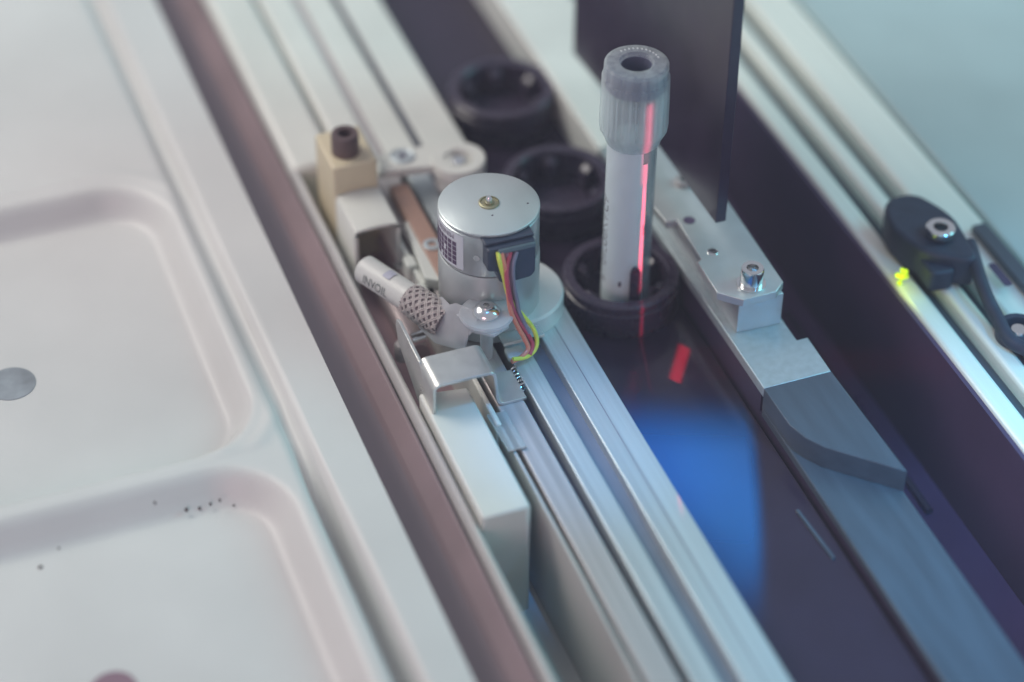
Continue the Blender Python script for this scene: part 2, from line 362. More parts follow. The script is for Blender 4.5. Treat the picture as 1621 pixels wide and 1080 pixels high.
# mounting plate
ZT = 13.0
pl = [P(*p, ZT) for p in ((1020, 225), (1030, 322), (1055, 351), (1072, 348), (1110, 410), (1104, 415), (1135, 463), (1177, 475), (1229, 462), (1240, 446), (1153, 320), (1098, 238))]
mp_ = thing('mounting_plate', (28, -10, 0), 'pale angled mounting plate with a large socket screw right of the tube', 'mounting plate')
plate_m = mat('satin_plate', (.50, .54, .55), .38, metal=.45, var=.07, scale=120, bump=.06, bscale=900)
MB().prism([(p.x, p.y) for p in pl], 10.5, ZT).build('plate', plate_m, mp_, 0.2)
MB().prism([(21.3, -25.5), (34.0, -26.0), (34.2, 40), (21.3, 40)], 0.05, 10.5).build('riser', bar_m if False else plate_m, mp_, 0.2)
c = P(1189, 450, ZT); socket_screw(mp_, (c.x, c.y, ZT + .6), 3.1, 5.0, screw_m, washer=3.9)
def dimple(px, py, r, m, par):
    c = P(px, py, ZT); MB().lathe([(0, .04), (r * .75, .04), (r, 0.12), (r * 1.12, .02)], (c.x, c.y, ZT), 28).build('hole_rim', m, par)
dimple(1128, 399, 1.4, screw_m, mp_); dimple(1091, 349, 1.5, slot_m, mp_)
c = P(1083, 290, ZT); socket_screw(mp_, (c.x, c.y, ZT), 2.6, 1.6, alu_d)

# smoked guard panel, standing over the mounting plate
gp = tag(MB().prism([(-3.2, 19.8), (101, 31), (101, 8), (80, 8), (60, 20), (40, 19.8)][:1] + [(34, 19.0), (52, 17.5), (78, 11.5), (99, 9.5), (99, 150), (-3.2, 150)], 24.0, 27.0, 'x').build('guard_panel', panel_m, None, 0.15), 'tall smoked black guard panel standing behind the tube', 'panel')

# right rails
rr = thing('ribbed_rail', (88, 0, 0), 'bright ribbed aluminium rail running along the upper right', 'rail')
rm = mat('rail_bright', (0.80, 0.80, 0.74), 0.38, metal=0.1, var=0.05, scale=300, stretch=(1, .05, 1), bump=.05)
for x0, x1 in ((70.4, 76.8), (81.8, 87.2), (92.6, 107.2)):
    MB().box(x0, x1, Y0, 480, -30, 0).build('rib', rm, rr, 1.4, seg=3)
MB().box(76.8, 81.8, Y0, 480, -30, -5).build('groove', bar_m, rr); MB().box(87.2, 92.6, Y0, 480, -30, -6).build('groove', bar_m, rr)
dk = MB().box(69.2, 70.4, Y0, 480, -60, -1.2).build('side_face', mat('plum_face', (.075, .046, .10), .5, var=.15, scale=30, bump=.1), rr)  # shade on the rail's side is put into this dark plum colour
side = tag(MB().box(108.6, 420, Y0, 480, -30, -0.4).build('side_deck', mat('teal_grey_deck', (.40, .49, .50), .3, spec=.6, var=.22, scale=7, bump=.1, bscale=60), None, 0.8), 'flat grey deck in the upper right corner beyond the ribbed rail', 'deck')
trough = structure(MB().box(39.5, 69.1, Y0, 480, -44, -42).build('trough_floor', mat('trough_dark', (0.09, 0.045, 0.12), 0.3, spec=.8, var=.2, scale=30)))
MB().prism(rounded([(61.0, -41.9), (61.0, -40), (63, -40), (63, -41.9)], 1), -68, 20, 'y').build('trough_ridge', dark_pl, rr)

# photo sensor on the right rail
sn = thing('photo_sensor', (92, -22, 0), 'black optical sensor with a lit yellow green lamp on the ribbed rail', 'sensor')
navy = mat('navy_black', (.028, .036, .062), .5, spec=.4, var=.2, scale=200, bump=.2)
b0 = P(1478, 345, 14)
o = MB().prism(rounded([(b0.x - 7, b0.y - 8), (b0.x + 6, b0.y - 17), (b0.x + 9, b0.y + 4), (b0.x + 4, b0.y + 17), (b0.x - 6, b0.y + 17), (b0.x - 10, b0.y + 6)], 5, 5), 0.3, 10).build('housing', navy, sn, 1.2, seg=3)
c = P(1488, 368, 11); socket_screw(sn, (c.x, c.y, 11.0), 4.0, 2.0, screw_m)
A = P(1450, 370, 6); 
MB().prism(rounded([(A.x - 5, A.y - 18), (A.x + 2, A.y - 19), (A.x + 4, A.y + 4), (A.x - 4, A.y + 4)], 2), 0.3, 7).build('sensor_arm', navy, sn, 0.8)
led = P(1428, 437, 3)
glow = mat('lit_lamp', (.5, .6, .02), .4, emis=(0.50, 0.72, 0.01, 0.9))
mb = MB()
for k, (dx, dz, r_) in enumerate(((0, 0, 1.2), (-1.8, 1.2, .8), (1.2, 1.0, .7), (1.6, -1.0, .8), (-.4, 2.4, .6), (-.6, -2.2, .8))):
    mb.lathe([(0, -r_), (r_ * .7, -r_ * .7), (r_, 0), (r_ * .7, r_ * .7), (0, r_)], (led.x + dx, led.y + dx * .3, led.z + dz), 12)
mb.build('lamp', glow, sn)
pl_ = bpy.data.lights.new('lamp_glow', 'POINT'); pl_.energy = 0.0012; pl_.color = (.75, 1, .05); pl_.shadow_soft_size = .002
po = bpy.data.objects.new('lamp_glow', pl_); COL.objects.link(po); po.location = (led + Vector((-3.5, -3.5, 2))) * S
cb = [P(1535, 385, 8), P(1548, 430, 7), P(1562, 470, 5), P(1580, 505, 3), P(1600, 540, 2.5), P(1640, 560, 2.5)]
MB().sweep(cb, 1.9, 12).build('cable', navy, sn)
ring = thing('cable_clip', P(1612, 525, 0), 'black cable clip with a bright screw at the right edge', 'clip')
rc = P(1612, 525, 2)
MB().lathe([(4.0, 0), (6.0, 0), (6.2, 2.6), (5.6, 3.4), (4.0, 3.4)], (rc.x, rc.y, 0.2), 36, closed=True).build('clip_ring', navy, ring)
MB().lathe([(2.6, 0.1), (2.6, 2.0), (2.0, 2.8), (0, 3.0)], (rc.x, rc.y, 0.2), 24).build('screw', screw_m, ring)
bk = thing('cable_bracket', P(1580, 430, 0), 'dark slotted strip on the rail beside the sensor cable', 'bracket')
A = P(1545, 385, 1); B = P(1660, 530, 1)
MB().prism([(101, B.y - 30), (105.5, B.y - 30), (105.5, A.y + 6), (101, A.y + 6)], 0.05, 2.5).build('bracket_strip', bar_m, bk, .5)
c = P(1583, 435, 2.5); MB().prism(rounded([(c.x - 1.2, c.y - 5), (c.x + 1.2, c.y - 5), (c.x + 1.2, c.y + 5), (c.x - 1.2, c.y + 5)], 1), 2.5, 2.7).build('slot', slot_m, bk)

# ------------------------------------------------------------------ pucks
def make_puck(x, y, label, first=True):
    PZ = -10.9
    t = thing('puck', (x, y, PZ), label, 'puck', 'round black pucks standing in the lane')
    mb = MB()
    mb.lathe([(0, 0), (15.6, 0), (16.0, .6), (16.0, 7.5), (15.3, 7.9), (15.3, 8.8), (16.0, 9.2), (16.0, 10.4), (15.4, 10.9), (13.2, 10.9), (12.7, 10.3), (12.6, 1.2), (0, 1.2)], (x, y, PZ), 72).build('body', puck_m, t)
    for k in range(6):
        a = k * math.pi / 3 + 0.35
        mb = MB(); ca, sa = math.cos(a), math.sin(a)
        prof = [(12.6, 1.2), (12.6, 8.5), (11.6, 9.6), (9.6, 8.2), (8.9, 5), (9.9, 1.2)]
        for s_ in (0,):
            V0 = []; V1 = []
            for r_, z in prof:
                for lst, off in ((V0, -1.6), (V1, 1.6)):
                    lst.append(mb.b.verts.new((x + r_ * ca - off * sa, y + r_ * sa + off * ca, z + PZ)))
            n = len(V0); mb.b.faces.new(V0); mb.b.faces.new(V1[::-1])
            for i in range(n): mb.b.faces.new((V0[i], V0[(i + 1) % n], V1[(i + 1) % n], V1[i]))
        mb.build('finger', puck_m, t, 0.4)
    return t
def copy_thing(src, dloc, label):
    r = src.copy(); COL.objects.link(r); r.location = src.location + Vector(dloc) * S; r['label'] = label
    for ch in list(src.children):
        c_ = ch.copy(); COL.objects.link(c_); c_.parent = r
    return r
puck = make_puck(2.6, 9.0, 'round black puck that holds the standing sample tube')
copy_thing(puck, (-.6, 45.6, 0), 'empty round black puck directly behind the motor, middle of the lane')
copy_thing(puck, (-.2, 93.5, 0), 'empty round black puck farthest back in the lane')

# ------------------------------------------------------------------ sample tube
_t = PY(1008, 98, 7.2); TX, TY = float(_t.x), 7.2; DZ = float(_t.z) - 75.0
tube = thing('sample_tube', (TX, TY, -9.5), 'clear capped sample tube with pale wrap label and red scan line', 'sample tube')
MB().lathe([(0, -9.5), (5.0, -9.3), (6.0, -8.6), (6.5, -7.5), (6.5, 62 + DZ), (6.1, 62 + DZ), (6.1, -7.5), (5.4, -8.6), (0, -8.9)], (TX, TY, 0), 64).build('tube_wall', glass_m, tube)
phc = math.atan2(CAM[1], CAM[0])                         # azimuth that faces the viewer
lab_m = mat('paper_label', (0.56, 0.65, 0.68), 0.55, var=0.03, scale=150, bump=.03, spec=.3)
# label: wraps from the far left side to just short of the right side
rl = 6.56
def arc(r0, r1, a0, a1, z0, z1, n=40): return [(r0, z0), (r1, z0), (r1, z1), (r0, z1)], a0, a1
pr, a0, a1 = arc(rl, rl + .12, phc - 2.3, phc + 0.47, -7.5, 51.5 + DZ)
lb = MB().lathe(pr, (TX, TY, 0), 48, closed=True, a0=a0, a1=a1).build('label', lab_m, tube)
pr, a0, a1 = arc(rl, rl + .12, phc + 0.47, phc + 0.70, -7.5, 47 + DZ)
MB().lathe(pr, (TX, TY, 0), 8, closed=True, a0=a0, a1=a1).build('label_flap', lab_m, tube)
ink = mat('ink', (0.05, 0.04, 0.07), 0.6)
mb = MB(); rt = rl + .17
def on_tube(base_a, z_top, flip=1):
    def f(u, v):
        a = base_a + v / rt
        return Vector((TX + rt * math.cos(a), TY + rt * math.sin(a), z_top - u))
    return f
add_text(mb, 'ADIANGO7A0V14', 3.6, on_tube(phc - 1.34, 34 + DZ))
add_text(mb, 'Lot 8', 1.5, on_tube(phc + 0.60, 27 + DZ))
mb.build('printed_text', ink, lb)
c = (TX + rt * math.cos(phc - .22), TY + rt * math.sin(phc - .22), 3.2)
MB().box(c[0] - .5, c[0] + .5, c[1] - .12, c[1] + .12, 1.0, 2.6).build('printed_mark', ink, lb)
# spring finger of the puck in front of the tube
af = phc + 0.33
mb = MB(); fw = 0.185
pr = []
n = 16; rows = []
for zi in range(0, 17):
    z = -9.4 + 17.9 * zi / 16; hw = fw
    if z > 6.0: hw = fw * math.sqrt(max(0.02, 1 - ((z - 6.0) / 2.6) ** 2))
    rows.append([Vector((TX + (7.3) * math.cos(af + hw * t), TY + (7.3) * math.sin(af + hw * t), z)) for t in (-1, -.5, 0, .5, 1)])
rows_o = [[Vector((TX + (p.x - TX) * 1.13, TY + (p.y - TY) * 1.13, p.z)) for p in r] for r in rows]
A = [[mb.b.verts.new(p) for p in r] for r in rows]; B = [[mb.b.verts.new(p) for p in r] for r in rows_o]
for G in (A, B):
    for i in range(len(G) - 1):
        for k in range(4): mb.b.faces.new((G[i][k], G[i][k + 1], G[i + 1][k + 1], G[i + 1][k]))
for i in range(len(A) - 1):
    for k in (0, 4): mb.b.faces.new((A[i][k], A[i + 1][k], B[i + 1][k], B[i][k]))
for k in range(4):
    for i in (0, len(A) - 1): mb.b.faces.new((A[i][k], A[i][k + 1], B[i][k + 1], B[i][k]))
mb.build('front_finger', puck_m, puck)
# cap
rib = lambda a, h, r: (0.045 * (math.sin(a * 26) > 0.3) if 54.5 < h < 66.5 and r > 8 else 0)
cap = MB().lathe([(4.0, 71.0), (4.05, 74.6), (4.5, 75.1), (7.6, 75.0), (8.25, 74.6), (8.35, 71.4), (8.75, 70.8), (8.85, 67), (8.95, 56.4), (8.8, 55.0), (7.6, 52.6), (7.2, 51.2), (7.0, 50.9), (6.7, 50.9), (6.7, 52), (7.9, 56), (8.0, 67.6), (7.5, 68.6)], (TX, TY, DZ), 180, mod=rib).build('cap', capshell_m, tube, smooth=28)
MB().lathe([(6.75, 52.2), (7.75, 53.6), (7.75, 65.6), (6.75, 65.6)], (TX, TY, DZ), 64, closed=True).build('inner_sleeve', capshell_m, cap)
MB().lathe([(0, 66.0), (3.3, 66.0), (3.9, 68), (3.9, 73.9), (7.7, 73.9), (7.95, 73), (7.95, 68.2), (0, 68.0)], (TX, TY, DZ), 64).build('stopper', mat('grey_rubber', (.115, .125, .19), .5, var=.05), cap)
MB().lathe([(0, 0), (3.85, 0), (3.85, .1), (0, .1)], (TX, TY, 69.5 + DZ), 32).build('septum', mat('dark_rubber', (.035, .022, .045), .5), cap)
mb = MB()
for k in range(11):
    a = phc + math.pi - 0.2 + 0.19 * (k - 5); r_ = 5.9
    mb.box(TX + r_ * math.cos(a) - .18, TX + r_ * math.cos(a) + .18, TY + r_ * math.sin(a) - .3, TY + r_ * math.sin(a) + .3, 74.9 + DZ, 75.22 + DZ)
mb.build('moulded_marks', mat('frost', (.7, .74, .76), .25), cap)
tp = Vector((TX, TY, 0))
ribs = MB()
for k in range(14):
    a = phc - 1.3 + 2.6 * k / 13 + random.uniform(-.06, .06); ca, sa = math.cos(a), math.sin(a); q_ = Vector((TX + 8.25 * ca, TY + 8.25 * sa, 0)); t_ = Vector((-sa, ca, 0)) * random.uniform(.08, .2)
    ribs.prism([((q_ - t_).x, (q_ - t_).y), ((q_ + t_).x, (q_ + t_).y), ((q_ + t_).x + .25 * ca, (q_ + t_).y + .25 * sa), ((q_ - t_).x + .25 * ca, (q_ - t_).y + .25 * sa)], 55.5 + DZ, 68.2 + DZ)
ribs.build('grip_ribs', clear_mat('rib_clear', (.9, .95, .97), .35, .2), cap)
# red scan line of the reader and its stray reflection on the lane
hit = Vector((TX + 6.6 * math.cos(phc + .60), TY + 6.6 * math.sin(phc + .60), 30)); out = Vector((math.cos(phc + .15), math.sin(phc + .15), 0))
src = hit + out * 260 + Vector((0, 0, 10))
gobo('scan_laser', src * S, hit * S, math.radians(40), 15.0, (1.0, 0.03, 0.08), 0.0013, -0.188, 0.018)
gobo('scan_laser_upper', src * S, hit * S, math.radians(40), 5.0, (1.0, 0.03, 0.10), 0.0030, 0.020, 0.125, 0.22)
sp_t = P(1076, 576, -11); sp_s = Vector((-30, -330, 260))
_d = P(1085, 547, -11) - P(1068, 605, -11)
gobo('laser_reflection', sp_s * S, sp_t * S, math.radians(8), 150.0, (1.0, 0.01, 0.03), 0.0034, -0.013, 0.013, 0.1, up=tuple(_d.normalized()))

# ------------------------------------------------------------------ stepper motor
MX, MY = -37.4, 4.9
mo = thing('stepper_motor', (MX, MY, 0), 'small round silver stepper motor with ribbon of coloured wires', 'motor')
can_m = mat('zinc_can', (.50, .54, .56), .3, metal=.6, var=.08, scale=90, bump=.03)
can2_m = mat('gear_housing', (.46, .49, .50), .36, metal=.45, var=.08, scale=60, bump=.04)
MB().lathe([(0, 0.6), (13.1, .6), (13.35, 1.2), (13.35, 21.8), (13.1, 22.6), (12.4, 22.8), (0, 22.8)], (MX, MY, 0), 72).build('gear_housing', can2_m, mo, smooth=45)
MB().lathe([(0, 22.9), (12.9, 22.9), (13.15, 23.3), (13.15, 35.3), (12.6, 35.6), (12.6, 36.0), (0, 36.0)], (MX, MY, 0), 96).build('can', can_m, mo, smooth=45)
MB().lathe([(0, 36.0), (13.0, 36.0), (13.2, 36.25), (13.15, 36.75), (12.8, 37.0), (0, 37.0)], (MX, MY, 0), 96).build('top_plate', mat('top_plate', (.52, .57, .58), .34, metal=.4, var=.10, scale=60, bump=.05, bscale=900, stretch=(1, .15, 1)), mo, smooth=45)
hub = MB().lathe([(2.7, 37.0), (2.7, 37.35), (2.3, 37.5), (2.2, 37.2), (1.4, 37.2), (1.3, 37.7), (0, 37.7)], (MX, MY, 0), 40).build('hub', bronze_m, mo)
MB().lathe([(.85, 37.6), (.85, 38.6), (.55, 39.1), (0, 39.2)], (MX, MY, 0), 24).build('shaft_end', screw_m, hub)
mb = MB()
for px, py in ((779.5, 341), (835.5, 322)):
    q = P(px, py, 37.0); mb.lathe([(0, .05), (.28, .03), (.3, 0)], (q.x, q.y, 37.0), 12)
mb.build('pit_mark', ink, mo)
DX, DY = -31.2, 5.6
MB().lathe([(0, .05), (14.4, .05), (14.4, 5.2), (13.9, 5.9), (0, 5.9)], (DX, DY, 0), 80).build('flange', mat('pale_flange', (.60, .64, .64), .4, metal=.2, var=.04), mo)
# label with grid and upside-down lettering
pm = math.atan2(CAM[1] - MY, CAM[0] - MX)
rlm = 13.18
dl = math.radians
lbm = MB().lathe([(rlm, 24.0), (rlm + .08, 24.0), (rlm + .08, 35.0), (rlm, 35.0)], (MX, MY, 0), 40, closed=True, a0=pm - dl(100), a1=pm - dl(29.5)).build('label', mat('foil_label', (.55, .57, .62), .4, var=.03), mo)
mb = MB(); rg = rlm + .13
def patch(a0, a1, z0, z1, m=4):
    A = [mb.b.verts.new((MX + rg * math.cos(a0 + (a1 - a0) * k / m), MY + rg * math.sin(a0 + (a1 - a0) * k / m), z0)) for k in range(m + 1)]
    B = [mb.b.verts.new((MX + rg * math.cos(a0 + (a1 - a0) * k / m), MY + rg * math.sin(a0 + (a1 - a0) * k / m), z1)) for k in range(m + 1)]
    for k in range(m): mb.b.faces.new((A[k], A[k + 1], B[k + 1], B[k]))
for cidx in range(8):
    a1_ = pm - dl(39 + cidx * 7.2); a0_ = a1_ - dl(5.9)
    for r_ in range(5):
        z1_ = 32.2 - r_ * 1.52
        if (cidx, r_) in ((2, 2), (3, 4), (5, 4)): patch(a0_ + dl(3), a1_, z1_ - 1.3, z1_)
        else: patch(a0_, a1_, z1_ - 1.32, z1_)
vs_, fs = text_flat('MINEBEA', 2.1); wmax = max(v.x for v in vs_)
V = [mb.b.verts.new((MX + rg * math.cos(pm - dl(42) - v.x / rg), MY + rg * math.sin(pm - dl(42) - v.x / rg), 34.4 - v.y)) for v in vs_]
for f in fs:
    try: mb.b.faces.new([V[i] for i in f])
    except ValueError: pass
mb.build('printed_marks', mat('purple_ink', (.08, .045, .10), .5), lbm)
# rivet mark on the can
a = pm - dl(13.5); q = Vector((MX + 13.2 * math.cos(a), MY + 13.2 * math.sin(a), 29))
MB().lathe([(0, .12), (.9, .1), (1.0, 0)], q, 20, axis=(math.cos(a), math.sin(a), 0)).build('rivet', can2_m, mo)
# connector
conn_m = mat('connector_black', (.035, .045, .075), .4, var=.15, scale=200, bump=.1)
cn = MB().prism(rounded([(-43.6, 35.0), (-43.6, 28.3), (-41.0, 27.4), (-40.4, 24.0), (-38.8, 23.0), (-31.8, 23.4), (-30.6, 24.8), (-30.6, 35.0)], .6, 3), -11.2, -7.2, 'y').build('connector', conn_m, mo, .3)
MB().prism([(-43.8, -9.6), (-43.8, -2), (-30.4, -1), (-30.4, -9.6)], 35.05, 35.95).build('hood', conn_m, cn, .3)
MB().prism([(-41.0, -11.9), (-30.8, -11.9), (-30.8, -11.25), (-41.0, -11.25)], 33.4, 34.9).build('lip', mat('connector_grey', (.11, .15, .17), .4), cn, .3)
# wires, one mesh each
def wire(pts, col, nm, r=.62):
    MB().sweep([PY(*p) for p in pts], r, 10).build('wire', mat(nm, col, .35, spec=.5, var=.05), mo)
wire([(788, 399, -11.3), (791, 415, -12.8), (798, 440, -13.3), (804, 465, -13.6), (814, 484, -13.4), (829, 501, -13.2), (844, 520, -13.5), (850, 540, -14.5), (845, 556, -16), (831, 566, -17.5), (812, 569, -18.2)], (.62, .68, .10), 'yellow_wire', .6)
wire([(794, 399, -11.3), (798, 420, -13.0), (803, 445, -13.8), (805, 470, -14.3), (809, 494, -14.6), (820, 518, -14.6), (831, 538, -15), (836, 552, -16), (826, 565, -17.4), (810, 573, -18.2)], (.66, .23, .16), 'orange_wire')
wire([(808, 399, -11.3), (803, 420, -12.9), (802, 440, -14.2), (806, 465, -15.0), (812, 488, -14.2), (823, 512, -13.8), (837, 532, -14.2), (843, 547, -15.2), (838, 562, -17)], (.42, .06, .10), 'red_wire')
wire([(802, 399, -11.3), (806, 430, -12.6), (810, 455, -13.2), (816, 480, -13.0), (822, 500, -12.8), (833, 525, -13.3), (840, 545, -14.5)], (.30, .14, .20), 'brown_wire', .55)
wire([(818, 398, -11.3), (812, 420, -12.9), (813, 450, -13.5), (818, 475, -13.9), (821, 492, -13.8), (828, 508, -13.5), (836, 527, -14)], (.20, .19, .26), 'grey_wire')

# clear staples over the rail where the wires end
stp = thing('clear_retainer', P(810, 555, 0), 'small clear plastic retainer with bright edges under the wire ends', 'retainer')
A = P(797, 545, 4); B = P(864, 533, 4)
mb = MB(); mb.prism(rounded([(A.x, A.y), (B.x, A.y), (B.x, A.y + 9), (A.x, A.y + 9)], .5), 3.4, 4.0).build('clear_sheet', tab_m, stp, .1)
MB().box(A.x, A.x + 8.5, A.y - .2, A.y - .03, 3.3, 4.15).build('front_edge', white_paint, stp, .05)
MB().box(B.x - 3.6, B.x, A.y - .2, A.y - .03, 3.3, 4.15).build('front_edge', white_paint, stp, .05)
C0 = P(815, 556, 1.2); MB().prism(rounded([(C0.x - 2.6, C0.y - 2.5), (C0.x + 2.4, C0.y - 2.5), (C0.x + 2.4, C0.y + 1.5), (C0.x - 2.6, C0.y + 1.5)], .8), .05, 1.6).build('clip_block', mat('milky_clip', (.55, .60, .60), .3), stp, .3)

# ------------------------------------------------------------------ cream block, hood, screw
cb_ = thing('cream_block', (-55, 64, 0), 'cream block with a dark socket screw on top, at the rear left', 'block')
q = [P(*p, 18) for p in ((527, 268), (600, 257), (583, 207), (507, 228))]
x0 = q[0].x; x1 = q[1].x
MB().prism([(x0, q[0].y), (x1, q[0].y), (x1, q[0].y + 17.5), (x0, q[0].y + 17.5)], -24, 18).build('body', cream_m, cb_, .7)
h0 = P(560, 367, 9); h1_ = P(634, 351, 9); yh = min(h0.y, h1_.y)
prof = [(h0.x, -24), (h0.x, 7)] + [(h0.x + (h1_.x - h0.x) * t, 8.6 + .8 * math.sin(math.pi * t)) for t in (0.05, .3, .5, .7, .95)] + [(h1_.x, 7), (h1_.x, -10)]
outer = prof; inner = [(p[0] + (1.2 if p[0] < (h0.x + h1_.x) / 2 else -1.2) * (1 if i in (0, 1, len(prof) - 1, len(prof) - 2) else 0), p[1] - (1.2 if i not in (0, len(prof) - 1) else 0)) for i, p in enumerate(prof)]
MB().prism(outer + inner[::-1], yh, q[0].y - .05, 'y').build('hood', white_paint, cb_, .3, smooth=30)
c = P(547, 240, 18); socket_screw(cb_, (c.x, c.y, 18), 3.9, 6.4, brownscrew_m)

# link arm
la = thing('link_arm', (-33, 66, 0), 'white link arm with a round socketed end behind the motor', 'link arm')
ZA = 9.0
A = [P(*p, ZA) for p in ((601, 243), (602, 268), (668, 262), (700, 252))]
mb = MB()
arm = [P(601, 243, ZA), P(602, 272, ZA), P(650, 266, ZA), P(690, 262, ZA), P(716, 262, ZA), P(716, 228, ZA), P(690, 226, ZA), P(672, 230, ZA)]
mb.prism([(p.x, p.y) for p in arm], 6.2, ZA).build('arm', white_paint, la, .4)
rc = P(726, 248, 10)
MB().lathe([(4.2, 9.7), (7.4, 9.7), (7.7, 9.2), (7.7, 6.4), (7.0, 6.0), (7.0, 0.95), (3.0, .95), (3.0, 6)], (rc.x, rc.y, 0), 56, closed=True).build('ring_end', white_paint, la)
MB().lathe([(4.1, 5.5), (4.1, 5.9), (2.6, 6.4), (2.4, 8.6), (2.0, 8.9), (0, 8.9)], (rc.x, rc.y, 0), 6).build('socket_bolt', screw_m, la, .2)
c = P(637, 248, ZA); MB().lathe([(3.7, 0), (3.7, .25), (3.3, .5), (2.9, .2), (1.1, .35), (.9, -.4), (0, -.4)], (c.x, c.y, ZA), 36).build('washer', alu, la)
MB().lathe([(.95, -.2), (.9, .42), (0, .42)], (c.x, c.y, ZA), 6).build('pivot_socket', slot_m, la)
# front flat bar in the recess and the tan strip
ts = tag(MB().prism([(-46.6, 15.5), (-41.2, 17.5), (-41.2, 62), (-46.6, 62)], 0.05, 4.2).build('tan_strip', brown_m, None, .5), 'tan brown strip running from the link arm towards the motor', 'strip')
tp_ = thing('toggle_plate', (-46, 25, 0), 'small pale plate with a round screw left of the motor body', 'plate')
q1 = [P(*p, 3.5) for p in ((640, 350), (662, 349), (700, 402), (700, 445), (672, 440))]
MB().prism([(p.x, p.y) for p in q1], 0.05, 3.5).build('plate', white_paint, tp_, .4)
c = P(684, 391, 3.5); socket_screw(tp_, (c.x, c.y, 3.5), 2.5, 1.2, alu)
for px, py in ((650, 418), (668, 462)):
    c = P(px, py, 1); 
    MB().box(c.x - 1.6, c.x + 1.4, c.y - 2.4, c.y + 2.4, -4, 2.2).build('lug', white_paint, tp_, .5)

# plunger in the recess
pg = thing('plunger', (-57, 20, -20), 'dull metal plunger with a bright bolt lying in the shaded recess', 'plunger')
A = P(612, 378, -8); B = P(652, 448, -8)
MB().sweep([A, A.lerp(B, .5), B], 3.0, 20, 2).build('rod', mat('mauve_metal', (.34, .28, .29), .4, metal=.4), pg)
c = P(633, 424, -4); socket_screw(pg, (c.x, c.y, -5), 1.7, 2.2, screw_m)
A = P(632, 500, -12); B = P(662, 560, -12)
MB().sweep([P(600, 440, -12), A, B], 3.2, 20, 2).build('shaft', mat('mauve_metal', (.34, .28, .29), .4, metal=.4), pg)
A = P(652, 538, -4); MB().sweep([A, A + Vector((3.6, 0, 0.6))], 1.7, 16, 1).build('pin', screw_m, pg)
c = P(638, 548, -5); MB().lathe([(0, 2), (2.0, 2), (2.4, 1.4), (2.4, -3)], (c.x, c.y, -6), 12).build('knurl', alu_d, pg)

# ------------------------------------------------------------------ hose
hs = thing('hose', P(640, 470, 0), 'pale printed hose sleeve with woven grey braid left of the motor', 'hose')
HA = P(578, 426, 9); HB = P(650, 473, 9); HC = P(706, 512, 8)
slv = MB().sweep([HA + (HA - HB) * .03, HA, HB], lambda t: 3.9 if t > .04 else 3.4, 28, 1).build('sleeve', mat('pale_sleeve', (.56, .57, .55), .4, var=.03), hs)
ax = (HB - HA).normalized(); side_v = Vector((0, 0, 1)).cross(ax).normalized(); upv = ax.cross(side_v)
def on_hose(u0, v0, base=HA, r=3.97):
    def f(u, v):
        a = (v0 + v) / r
        return base + ax * (u0 + u) + (side_v * math.cos(a) + upv * math.sin(a)) * r
    return f
# find the side that faces the viewer
vw = (Vector(CAM) - HA).normalized(); a_face = math.atan2(vw.dot(upv), vw.dot(side_v))
mb = MB()
vs_, fs = text_flat('INVOIL', 3.4); wt = max(v.x for v in vs_)
def hp(u, v, L0):   # lettering reads across the hose
    a = a_face + v; return HA + ax * L0 + ax * u + (side_v * math.cos(a) + upv * math.sin(a)) * 4.12
sgn = 1
V = [mb.b.verts.new(hp(v.x * .85, sgn * (0.95 - (v.y) / 3.9), 3.2)) for v in vs_]
for f in fs:
    try: mb.b.faces.new([V[i] for i in f])
    except ValueError: pass
mb.build('sleeve_text', mat('grey_ink', (.13, .15, .15), .6), slv)
# lilac patch on the sleeve's upper side
mb = MB(); rows = []
for i in range(6):
    u = 8.6 + 2.6 * i / 5; rows.append([hp(u, -sgn * (0.25 + 0.8 * k / 5), 0) for k in range(6)])
mb.grid(rows).build('lilac_print', mat('lilac', (.40, .41, .50), .5), slv)
core = MB().sweep([HB - ax * .5, HB.lerp(HC, .5) , HC], lambda t: 3.9 + .3 * math.sin(t * 3), 24, 4).build('braid_core', mat('braid_core', (.20, .17, .18), .5), hs)
ax2 = (HC - HB).normalized(); s2 = Vector((0, 0, 1)).cross(ax2).normalized(); u2 = ax2.cross(s2); LB = (HC - HB).length
mb = MB()
for k in range(10):
    for sg in (1, -1):
        for dd in (-.075, .075):
            pts = []
            for i in range(27):
                t = i / 26; a = 2 * math.pi * k / 10 + sg * t * 3.6 + dd; rr_ = 4.12 + .3 * math.sin(t * 3) + .11 * math.cos((t * 3.6 * 10 / math.pi + k + (0 if sg > 0 else 1)) * math.pi)
                pts.append(HB + ax2 * LB * t + (s2 * math.cos(a) + u2 * math.sin(a)) * rr_)
            mb.sweep(pts, .23, 6, 1)
mb.build('braid', mat('braid_thread', (.44, .40, .39), .5, var=.15, scale=900), hs)

